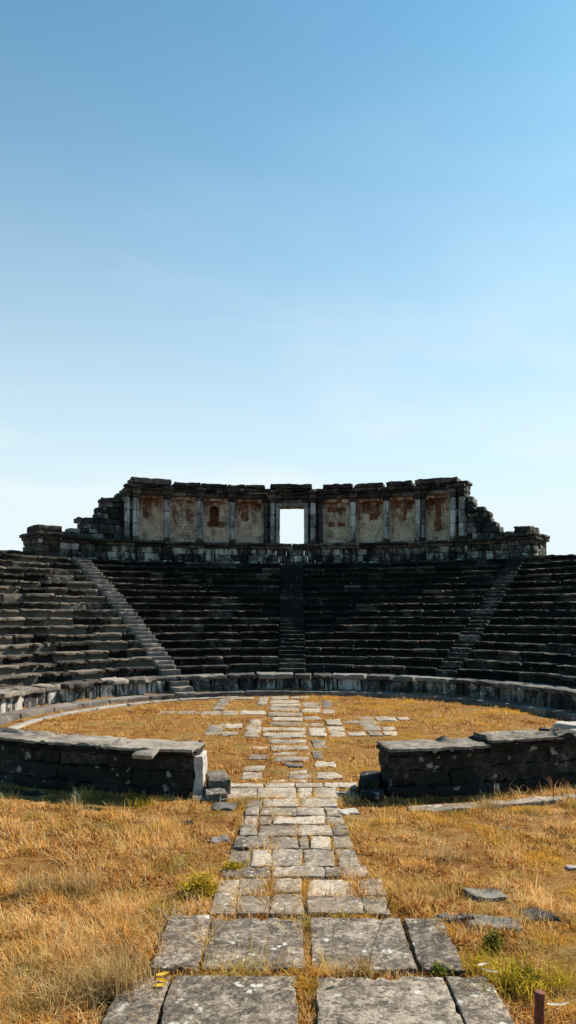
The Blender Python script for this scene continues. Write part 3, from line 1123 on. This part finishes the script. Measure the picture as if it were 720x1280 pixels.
# ------------------------------------------------------------------ rocks
def rock(px, py, w, h, d, lab, mat, tone=.5, rz=0, z=-.02):
    x, y = gp(px, py)
    z = float(soil_z(x, y)[0]) + .018
    P, q = rblock(w, d, h, r=min(w, h, d) * .3, seg=max(.02, min(w, d) / 7), amp=min(w, d) * .11, freq=.8 / min(w, d), chip=min(w, d) * .3)
    mb = MB()
    mb.add(rotz(rotx(P, random.gauss(0, .1)), rz) + np.array([x, y, z - h * .28]), q, tone=tone)
    tag(mb.build('rock', M[mat], origin=(x, y, z)), lab, 'rock', 'rocks lying in the grass')
    RECTS.append((x - w * .42, x + w * .42, y - d * .4, y + d * .4, z))


rock(568, 1146, .40, .13, .22, 'flat grey rock nearest the walkway in a line of three rocks', 'rock', .45, .1)
rock(618, 1152, .55, .14, .30, 'middle flat blue grey rock with a dark broken edge', 'rock', .55, -.15)
rock(674, 1144, .42, .16, .22, 'dark broken rock at the far end of the line of three rocks', 'rock', .35, .1)
rock(606, 1116, .38, .09, .34, 'broad half buried grey rock behind the line of three rocks', 'rock', .6, .2)
rock(632, 1032, .20, .10, .16, 'small black rock in the sunny grass before the shadowed parapet', 'parapet', .2, .2)
rock(437, 1013, .30, .07, .20, 'white flat stone beside the walkway near the shadowed parapet', 'kerb', 1.0, .3)
rock(275, 1046, .26, .07, .22, 'pale bluish flat stone beside the walkway in the dry grass', 'rock', .85, .1)
rock(232, 1027, .22, .09, .16, 'small dark lump of stone in the grass before the sunlit parapet', 'parapet', .3, .1)
rock(716, 1079, .16, .08, .12, 'white stone at the picture edge in sunny grass', 'kerb', .75, .1)


# ------------------------------------------------------------------ grass
def blades(n, roots, h, lean, width, tone, segs=2, bend=.6):
    """n blades: roots (n,3), h, width arrays; lean = tilt from vertical"""
    az = rng.uniform(0, 2 * PI, n)
    dirx, diry = np.cos(az), np.sin(az)
    face = az + rng.uniform(-1, 1, n) + PI / 2
    wx, wy = np.cos(face) * width / 2, np.sin(face) * width / 2
    # two segments: first leaning, second bent further
    l1 = lean
    l2 = np.minimum(lean + bend * rng.uniform(.2, 1.4, n), 1.75)
    p0 = roots
    p1 = p0 + np.stack([dirx * np.sin(l1) * h * .55, diry * np.sin(l1) * h * .55, np.cos(l1) * h * .55], 1)
    p2 = p1 + np.stack([dirx * np.sin(l2) * h * .45, diry * np.sin(l2) * h * .45, np.cos(l2) * h * .45], 1)
    W = np.stack([wx, wy, np.zeros(n)], 1)
    V = np.stack([p0 - W, p0 + W, p1 - W * .8, p1 + W * .8, p2], 1).reshape(-1, 3)
    b = np.arange(n)[:, None] * 5
    Tn = np.concatenate([b + np.array([[0, 1, 3]]), b + np.array([[0, 3, 2]]), b + np.array([[2, 3, 4]])])
    return V, Tn, np.repeat(tone, 5)


def free_mask(x, y, margin):
    ok = np.ones(len(x), bool)
    for (x0, x1, y0, y1, _) in RECTS:
        ok &= ~((x > x0 + margin) & (x < x1 - margin) & (y > y0 + margin) & (y < y1 - margin))
    r = np.hypot(x, y - PCY)
    a = np.degrees(np.arctan2(np.abs(x), -(y - PCY)))
    ok &= ~((r > RP0 - .02) & (r < RP1 + .03) & (a > 7.3))
    ok &= ~((r > RP1 + .6) & (r < RP1 + .9) & (a > 8) & (x > 0) & (rng.random(len(x)) < .8))
    r = np.hypot(x, y - CY)
    ok &= ~((np.abs(np.abs(x) - 1.32) < .2) & (y > 11.85) & (y < 13.05))
    aw = np.degrees(np.arctan2(x, y - CY))
    ok &= ~((r > 8.25) & (y > CY - 1.5))
    ok &= ~((r > 7.42) & (r < 7.78) & (aw < -20) & (rng.random(len(x)) < .93))
    return ok


mb = MB()


def turf(n, xr, yr, hbase, wbase, margin, region=None, clump=.55, lean_mu=.75, tone_mu=.5):
    nt = max(1, n // 14)
    tx, ty = rng.uniform(*xr, nt), rng.uniform(*yr, nt)
    k = rng.integers(0, nt, int(n * clump))
    sp = .035 + .05 * rng.random(len(k))
    x = np.concatenate([tx[k] + rng.normal(0, 1, len(k)) * sp, rng.uniform(*xr, n - len(k))])
    y = np.concatenate([ty[k] + rng.normal(0, 1, len(k)) * sp, rng.uniform(*yr, n - len(k))])
    # inside what the photo's wedge could show
    ok = np.abs(x) < .47 * y + 1.2
    if region is not None:
        ok &= region(x, y)
    x, y = x[ok], y[ok]
    ok = free_mask(x, y, margin * (.8 + .8 * vnoise(np.stack([x * 5, y * 5, x * 0], 1), 66)))
    x, y = x[ok], y[ok]
    P = np.stack([x, y, np.zeros(len(x))], 1)
    hn = fbm(P * .9, 3, 41)
    hn2 = fbm(P * 3.1, 2, 51)
    thin = np.clip(.72 + 1.9 * fbm(P * 1.6, 3, 61) + 1.0 * hn2, .06, 1)
    keep = rng.random(len(x)) < thin
    x, y, P, hn, hn2 = x[keep], y[keep], P[keep], hn[keep], hn2[keep]
    m = len(x)
    h = hbase * np.clip(1 + .9 * hn + 1.1 * hn2, .22, 2.6) * rng.uniform(.5, 1.4, m)
    # short next to the paving
    path = np.abs(x) < 1.15
    lean = np.clip(rng.normal(lean_mu, .38, m) - .35 * hn2, .02, 1.5)
    w = wbase * rng.uniform(.6, 1.4, m)
    roots = np.stack([x, y, soil_z(x, y) - .005], 1)
    tone = np.clip(rng.normal(tone_mu, .27, m) + .2 * hn2, 0, 1)
    V, Tn, tn = blades(m, roots, h, lean, w, tone)
    mb.add(V, None, Tn, tn)
    return m


c = 0
c += turf(175000, (-4.3, 4.3), (4.7, 8.2), .09, .0062, .03, lean_mu=1.05)
c += turf(30000, (-4.3, 4.3), (4.7, 8.2), .20, .0050, .05, lean_mu=.9, clump=.97, tone_mu=.68)
c += turf(170000, (-6.5, 6.5), (8.2, 12.6), .08, .0074, .03, lean_mu=1.0)
c += turf(22000, (-6.5, 6.5), (8.2, 12.6), .17, .006, .05, lean_mu=.8, clump=.97, tone_mu=.66)
c += turf(190000, (-9.5, 9.5), (12.0, 28.2), .075, .011, .05, region=lambda x, y: np.hypot(x, y - CY) < 8.25, lean_mu=.8)
# short tufts in the joints of the approach
jx = np.concatenate([rng.uniform(-1.35, 1.35, 6000)])
jy = rng.uniform(5.2, 12.9, 6000)
ok = free_mask(jx, jy, -.004)
jx, jy = jx[ok], jy[ok]
m = len(jx)
V, Tn, tn = blades(m, np.stack([jx, jy, np.full(m, -.05)], 1), rng.uniform(.05, .10, m), rng.uniform(.1, .9, m), np.full(m, .005), rng.random(m))
mb.add(V, None, Tn, tn)
# grass standing in the slot between the two nearest slab rows
m = 1300
x = rng.uniform(-1.15, 1.2, m)
x = np.where(rng.random(m) < .3, rng.normal(.1, .05, m), x)
y = gp(0, 1219.5)[1] + rng.normal(0, .02, m)
V, Tn, tn = blades(m, np.stack([x, y, np.full(m, -.04)], 1), rng.uniform(.05, .13, m), np.abs(rng.normal(.3, .25, m)), np.full(m, .005), rng.random(m))
mb.add(V, None, Tn, tn)
m = 900                                   # joint in the middle of the two nearest rows
y = rng.uniform(5.1, 7.1, m)
x = .14 + .03 * (y - 6) + rng.normal(0, .018, m)
V, Tn, tn = blades(m, np.stack([x, y, np.full(m, -.04)], 1), rng.uniform(.04, .11, m), np.abs(rng.normal(.5, .3, m)), np.full(m, .005), rng.random(m))
mb.add(V, None, Tn, tn)
g = mb.build('grass', M['grass'], smooth=False)
kind(g, 'stuff')
print('blades', c)


# ------------------------------------------------------------------ tufts and weeds
def tuft(px, py, n, h, spread, lab, mat='straw', width=.006, lean=.35, name='grass_tuft', cat='tuft', group='taller grass tufts', z=-.05):
    x, y = gp(px, py)
    m = MB()
    rt = np.stack([x + rng.normal(0, spread, n), y + rng.normal(0, spread * .7, n), np.full(n, z)], 1)
    V, Tn, tn = blades(n, rt, h * rng.uniform(.5, 1.2, n), np.abs(rng.normal(lean, .25, n)), np.full(n, width), rng.random(n), bend=.7)
    m.add(V, None, Tn, tn)
    tag(m.build(name, M[mat], smooth=False, origin=(x, y, z)), lab, cat, group)


tuft(455, 1217, 160, .24, .035, 'straw tuft growing in the slot before a broad pitted slab, under the dry stalk')
tuft(426, 1216, 110, .17, .035, 'shorter straw tuft beside the tuft with the dry stalk')
tuft(150, 1236, 500, .42, .13, 'tall upright golden tuft beside the nearest slab corner', lean=.25)
tuft(75, 1245, 420, .36, .18, 'spreading orange tuft in the near corner of the dry grass', lean=.6)
tuft(40, 1110, 260, .30, .10, 'brownish upright tuft in the open grass before the sunlit parapet', lean=.4)
tuft(95, 1105, 320, .30, .16, 'broad reddish tuft in the open grass with a bent dark stem', lean=.5)
tuft(640, 1225, 330, .30, .16, 'long bladed olive tuft beside the rusty post', mat='weed', lean=.6, width=.009)
tuft(600, 1203, 150, .20, .08, 'low olive tuft between the olive weed and the narrow crusted slab', mat='weed', lean=.7, width=.007)
tuft(700, 1225, 170, .22, .09, 'olive tuft at the frame edge behind the white dried leaf by the post', mat='weed', lean=.6, width=.007)
tuft(560, 1070, 260, .2, .10, 'orange tuft in the grass on the sunny side of the walkway', lean=.5)
tuft(612, 1006, 200, .22, .12, 'golden tuft growing out of the footing before the shadowed parapet', lean=.3)
tuft(305, 1002, 260, .24, .10, 'rounded golden tuft at the walkway edge by the sunlit step block', lean=.5)
tuft(236, 925, 160, .3, .09, 'orange tuft standing in the orchestra behind the sunlit parapet', lean=.35)
tuft(180, 1006, 200, .22, .16, 'dark weedy tuft in the shade at the foot of the chipped parapet', mat='weed', lean=.4)
tuft(95, 1002, 14, .34, .05, 'thin bleached stems at the foot of the chipped parapet', mat='paleleaf', lean=.25, width=.003)


def leafy(px, py, R, H, n, leaf, lab, mat, name='weed_bush', cat='weed', seed=0):
    x, y = gp(px, py)
    b = thing(name, lab, cat, (x, y, -.05), 'leafy weeds')
    u = rng.normal(0, 1, (n, 3))
    u /= np.linalg.norm(u, axis=1)[:, None]
    u[:, 2] = np.abs(u[:, 2])
    rr = rng.random(n) ** .45
    lump = 1 + .9 * fbm(u * 2.6 + seed, 2, 71)
    C = u * rr[:, None] * lump[:, None] * np.array([R, R, H])
    C += np.array([x, y, -.03])
    az, el = rng.uniform(0, 2 * PI, n), rng.normal(.5, .5, n)
    d = np.stack([np.cos(az) * np.cos(el), np.sin(az) * np.cos(el), np.sin(el)], 1)
    s = np.stack([-np.sin(az), np.cos(az), rng.normal(0, .4, n)], 1)
    L = leaf * rng.uniform(.6, 1.4, n)[:, None]
    V = np.stack([C, C + d * L * .5 + s * L * .22, C + d * L, C + d * L * .5 - s * L * .22], 1).reshape(-1, 3)
    q = np.arange(n)[:, None] * 4 + np.array([[0, 1, 2, 3]])
    m = MB()
    m.add(V, q, tone=np.repeat(rng.random(n), 4))
    m.build('foliage', M[mat], b, smooth=False)
    m = MB()
    for _ in range(14):
        a = rng.uniform(0, 2 * PI)
        k = rng.uniform(.3, .8)
        e = (x + math.cos(a) * R * k, y + math.sin(a) * R * k, H * rng.uniform(.5, .9))
        tube(m, [(x, y, -.06), ((x + e[0]) / 2, (y + e[1]) / 2, e[2] * .6), e], [.005, .004, .002], 5, .3)
    m.build('stem', M[mat], b)


leafy(250, 1112, .25, .21, 1500, .036, 'bushy yellow green weed at the walkway edge', 'weed')
leafy(292, 1084, .17, .10, 700, .03, 'low mossy green weed creeping over the walkway edge', 'weed', seed=3)
leafy(617, 1178, .10, .11, 360, .036, 'small bright green leafy weed below the flat rocks', 'green', seed=5)
leafy(548, 1213, .09, .06, 130, .05, 'low dark green weed in the slot beside the dark cracked slab', 'green', seed=8)
leafy(655, 1222, .15, .09, 170, .06, 'broad leaved olive weed near the rusty post', 'green', seed=9)

tuft(150, 1190, 60, .45, .12, 'sprawling tangle of pale dead stems beside the narrow grey slab', lean=1.15, width=.0045, name='dry_brush', cat='dead stems', group=None)
tuft(62, 1212, 80, .50, .2, 'wide matted tangle of brown dead stems low in the near grass', lean=1.25, width=.005, name='dry_brush', cat='dead stems', group=None)
tuft(215, 1150, 45, .40, .09, 'pale dead stems sprawling just behind the narrow grey slab', mat='paleleaf', lean=1.1, width=.0035, name='dry_brush', cat='dead stems', group=None)
for (px, py, n_, h_, ln_, lab_) in [
        (25, 1150, 40, .34, 1.1, 'pale sprawl of dead stems in the mid left grass by the frame edge'),
        (120, 1068, 36, .28, 1.1, 'small sprawl of dead stems in the grass halfway to the chipped parapet'),
        (590, 1240, 30, .30, 1.1, 'dead stems sprawling beside the narrow crusted slab'),
        (690, 1190, 44, .32, 1.0, 'dead stems sprawling in sunny grass behind the olive weed'),
        (520, 1100, 36, .26, 1.0, 'small sprawl of dead stems beside the walkway near the half buried rock')]:
    tuft(px, py, n_, h_, .10, lab_, lean=ln_, width=.0042, name='dry_brush', cat='dead stems', group=None)
# dry stalk with a seed head
x, y = gp(458, 1217)
stk = thing('dry_stalk', 'single dry stalk with a drooping seed head leaning over a pitted slab', 'stalk', (x, y, -.05))
m = MB()
tube(m, [(x, y, -.05), (x + .05, y + .02, .2), (x + .13, y + .05, .40), (x + .19, y + .07, .53)], [.004, .0035, .003, .002], 6, .25)
m.build('stem', M['straw'], stk)
m = MB()
tube(m, [(x + .18, y + .068, .51), (x + .195, y + .072, .545), (x + .215, y + .08, .60), (x + .225, y + .083, .63)], [.004, .011, .010, .002], 7, .15)
m.build('seed_head', M['straw'], stk)
# dark bent stem in the open grass
for (px, py, dx, hh, lab) in [(100, 1112, .10, .30, 'dark bent stem standing in the reddish tuft'),
                              (18, 1250, .35, .25, 'pale dead stem arching low over the near grass corner'),
                              (190, 1195, -.30, .22, 'bleached dead stem curling beside the narrow grey slab'),
                              (205, 1170, -.22, .2, 'tangled pale stem beside the upper corner of the narrow grey slab'),
                              (40, 1200, .5, .16, 'long grey twig lying flat on the near grass')]:
    x, y = gp(px, py)
    m = MB()
    pts = [(x + dx * t + random.gauss(0, .012), y + .10 * math.sin(3 * t) + random.gauss(0, .015), -.05 + hh * .7 * math.sin(PI * (.10 + .72 * t)) + random.gauss(0, .01)) for t in np.linspace(0, 1, 9)]
    pts[0] = (pts[0][0], pts[0][1], -.06)
    tube(m, pts, list(np.linspace(.004, .0015, 9)), 6, .2 if 'dark' in lab else .7)
    tag(m.build('dead_stem', M['straw'], origin=(x, y, -.05)), lab, 'stem', 'dead stems in the grass')


def leaf_thing(px, py, L, w, rz, z, lab, mat, curl=.25, group=None):
    x, y = gp(px, py, z)
    n = 8
    V, Q = [], []
    for i in range(n + 1):
        t = i / n
        ww = w * math.sin(PI * min(1, .04 + t * .94)) ** .8 / 2
        zz = z + .008 + curl * L * (t - .5) ** 2
        for s in (-1, 0, 1):
            px_, py_ = (t - .5) * L, s * ww
            V.append((x + px_ * math.cos(rz) - py_ * math.sin(rz), y + px_ * math.sin(rz) + py_ * math.cos(rz), zz + abs(s) * .012))
    for i in range(n):
        for s in (0, 1):
            a = i * 3 + s
            Q.append([a, a + 3, a + 4, a + 1])
    m = MB()
    m.add(V, Q, tone=random.random())
    tag(m.build('fallen_leaf', M[mat], origin=(x, y, z)), lab, 'leaf', group)


leaf_thing(204, 1220, .12, .055, .5, .04, 'bright yellow fallen leaf on top of the small pile by the slab joint', 'yellowleaf', group='fallen yellow leaves')
leaf_thing(203, 1228, .10, .05, -.3, .035, 'golden fallen leaf in the middle of the small pile', 'yellowleaf', group='fallen yellow leaves')
leaf_thing(200, 1234, .10, .05, .15, .03, 'orange yellow fallen leaf lowest in the small pile on the slab joint', 'yellowleaf', group='fallen yellow leaves')
leaf_thing(604, 1208, .11, .04, .4, .06, 'white dried leaf in the weeds, upper of two', 'paleleaf', group='bleached dry leaves')
leaf_thing(612, 1216, .13, .035, -.4, .05, 'white dried leaf in the weeds, lower of two', 'paleleaf', group='bleached dry leaves')
leaf_thing(697, 1258, .16, .022, .05, .10, 'thin white dried leaf sticking out beside the rusty post', 'paleleaf', group='bleached dry leaves')

# rusty post at the lower edge
x, y = (674 - VX) / F * 5.05, 5.05
ps = thing('marker_post', 'short reddish brown metal marker post in the near grass', 'post', (x, y, -.1))
m = MB()
tube(m, [(x, y, -.2), (x, y, .1), (x + .003, y, .36)], [.034, .034, .034], 16)
m.build('shaft', M['post'], ps)
m = MB()
tube(m, [(x + .003, y, .352), (x + .003, y, .372), (x + .003, y, .378)], [.037, .037, .030], 16)
m.build('cap', M['post'], ps)

# ------------------------------------------------------------------ light, sky, camera
AZ, EL = 55.0, 40.0
sun = bpy.data.lights.new('sun', 'SUN')
sun.energy = 4.8
sun.angle = rad(.53)
sun.color = (1, .92, .79)
so = bpy.data.objects.new('sun', sun)
COL.objects.link(so)
sd = Vector((math.sin(rad(AZ)) * math.cos(rad(EL)), math.cos(rad(AZ)) * math.cos(rad(EL)), math.sin(rad(EL))))
so.rotation_euler = sd.to_track_quat('Z', 'Y').to_euler()
so.location = sd * 80

w = bpy.data.worlds.new('World')
SC.world = w
w.use_nodes = True
nt = w.node_tree
nt.nodes.clear()
sky = nt.nodes.new('ShaderNodeTexSky')
sky.sky_type = 'NISHITA'
sky.sun_disc = False
sky.sun_elevation = rad(EL)
sky.sun_rotation = rad(AZ)
sky.altitude = 0
sky.air_density = 1.0
sky.dust_density = .6
sky.ozone_density = 2.0
bg = nt.nodes.new('ShaderNodeBackground')
bg.inputs[1].default_value = .066
wo = nt.nodes.new('ShaderNodeOutputWorld')
tint = nt.nodes.new('ShaderNodeMix')
tint.data_type, tint.blend_type = 'RGBA', 'MULTIPLY'
tint.inputs[0].default_value = 1
tint.inputs[7].default_value = (.53, 1.18, 1.22, 1)
nt.links.new(sky.outputs[0], tint.inputs[6])
# pale haze added low in the sky, weighted ahead to limit fill from behind
tc = nt.nodes.new('ShaderNodeTexCoord')
sep = nt.nodes.new('ShaderNodeSeparateXYZ')
nt.links.new(tc.outputs['Generated'], sep.inputs[0])
hz = nt.nodes.new('ShaderNodeValToRGB')
el = hz.color_ramp.elements
stops = [(0.0, 1.0), (.14, .93), (.24, .70), (.38, .42), (.54, .18), (.68, .06), (.85, 0)]
while len(el) < len(stops):
    el.new(.5)
for e_, (p_, v_) in zip(el, stops):
    e_.position = p_
    e_.color = (v_, v_, v_, 1)
nt.links.new(sep.outputs[2], hz.inputs[0])
dot = nt.nodes.new('ShaderNodeVectorMath')
dot.operation = 'DOT_PRODUCT'
nt.links.new(tc.outputs['Generated'], dot.inputs[0])
dot.inputs[1].default_value = (math.sin(rad(22)), math.cos(rad(22)), 0)
fr = nt.nodes.new('ShaderNodeMapRange')
fr.interpolation_type = 'SMOOTHSTEP'
for i_, v_ in enumerate((-.3, .75, .15, 1.0)):
    fr.inputs[i_ + 1].default_value = v_
nt.links.new(dot.outputs['Value'], fr.inputs[0])
mu = nt.nodes.new('ShaderNodeMath')
mu.operation = 'MULTIPLY'
nt.links.new(hz.outputs[0], mu.inputs[0])
nt.links.new(fr.outputs[0], mu.inputs[1])
hm = nt.nodes.new('ShaderNodeMix')
hm.data_type = 'RGBA'
hm.inputs[7].default_value = (6.3, 7.2, 7.5, 1)
# one faint wisp of high cloud
mpc = nt.nodes.new('ShaderNodeMapping')
mpc.inputs['Scale'].default_value = (2.2, 2.2, 7)
mpc.inputs['Rotation'].default_value = (0, rad(14), 0)
nt.links.new(tc.outputs['Generated'], mpc.inputs[0])
cn = nt.nodes.new('ShaderNodeTexNoise')
cn.inputs['Scale'].default_value = 1.3
cn.inputs['Detail'].default_value = 7
cn.inputs['Distortion'].default_value = .5
nt.links.new(mpc.outputs[0], cn.inputs['Vector'])
cr = nt.nodes.new('ShaderNodeMapRange')
for i_, v_ in enumerate((.46, .72, 0.0, .34)):
    cr.inputs[i_ + 1].default_value = v_
nt.links.new(cn.outputs[0], cr.inputs[0])
cm = nt.nodes.new('ShaderNodeMath')
cm.operation = 'MULTIPLY'
nt.links.new(cr.outputs[0], cm.inputs[0])
nt.links.new(hz.outputs[0], cm.inputs[1])
ca = nt.nodes.new('ShaderNodeMath')
ca.operation = 'ADD'
ca.use_clamp = True
nt.links.new(mu.outputs[0], ca.inputs[0])
nt.links.new(cm.outputs[0], ca.inputs[1])
nt.links.new(ca.outputs[0], hm.inputs[0])
nt.links.new(tint.outputs[2], hm.inputs[6])
nt.links.new(hm.outputs[2], bg.inputs[0])
nt.links.new(bg.outputs[0], wo.inputs[0])

cam = bpy.data.cameras.new('camera')
cam.sensor_fit = 'VERTICAL'
cam.sensor_height = 36
cam.lens = 36 * F / 1280
cam.shift_y = (VY - 640) / 1280
cam.shift_x = -(VX - 360) / 1280
cam.clip_start = .05
cam.clip_end = 4000
co = bpy.data.objects.new('camera', cam)
COL.objects.link(co)
co.location = (0, 0, EYE)
co.rotation_euler = (PI / 2, 0, 0)
SC.camera = co

SC.view_settings.view_transform = 'Standard'
SC.view_settings.look = 'None'
SC.view_settings.exposure = 1.0
SC.view_settings.gamma = 1
SC.render.resolution_x, SC.render.resolution_y = 576, 1024
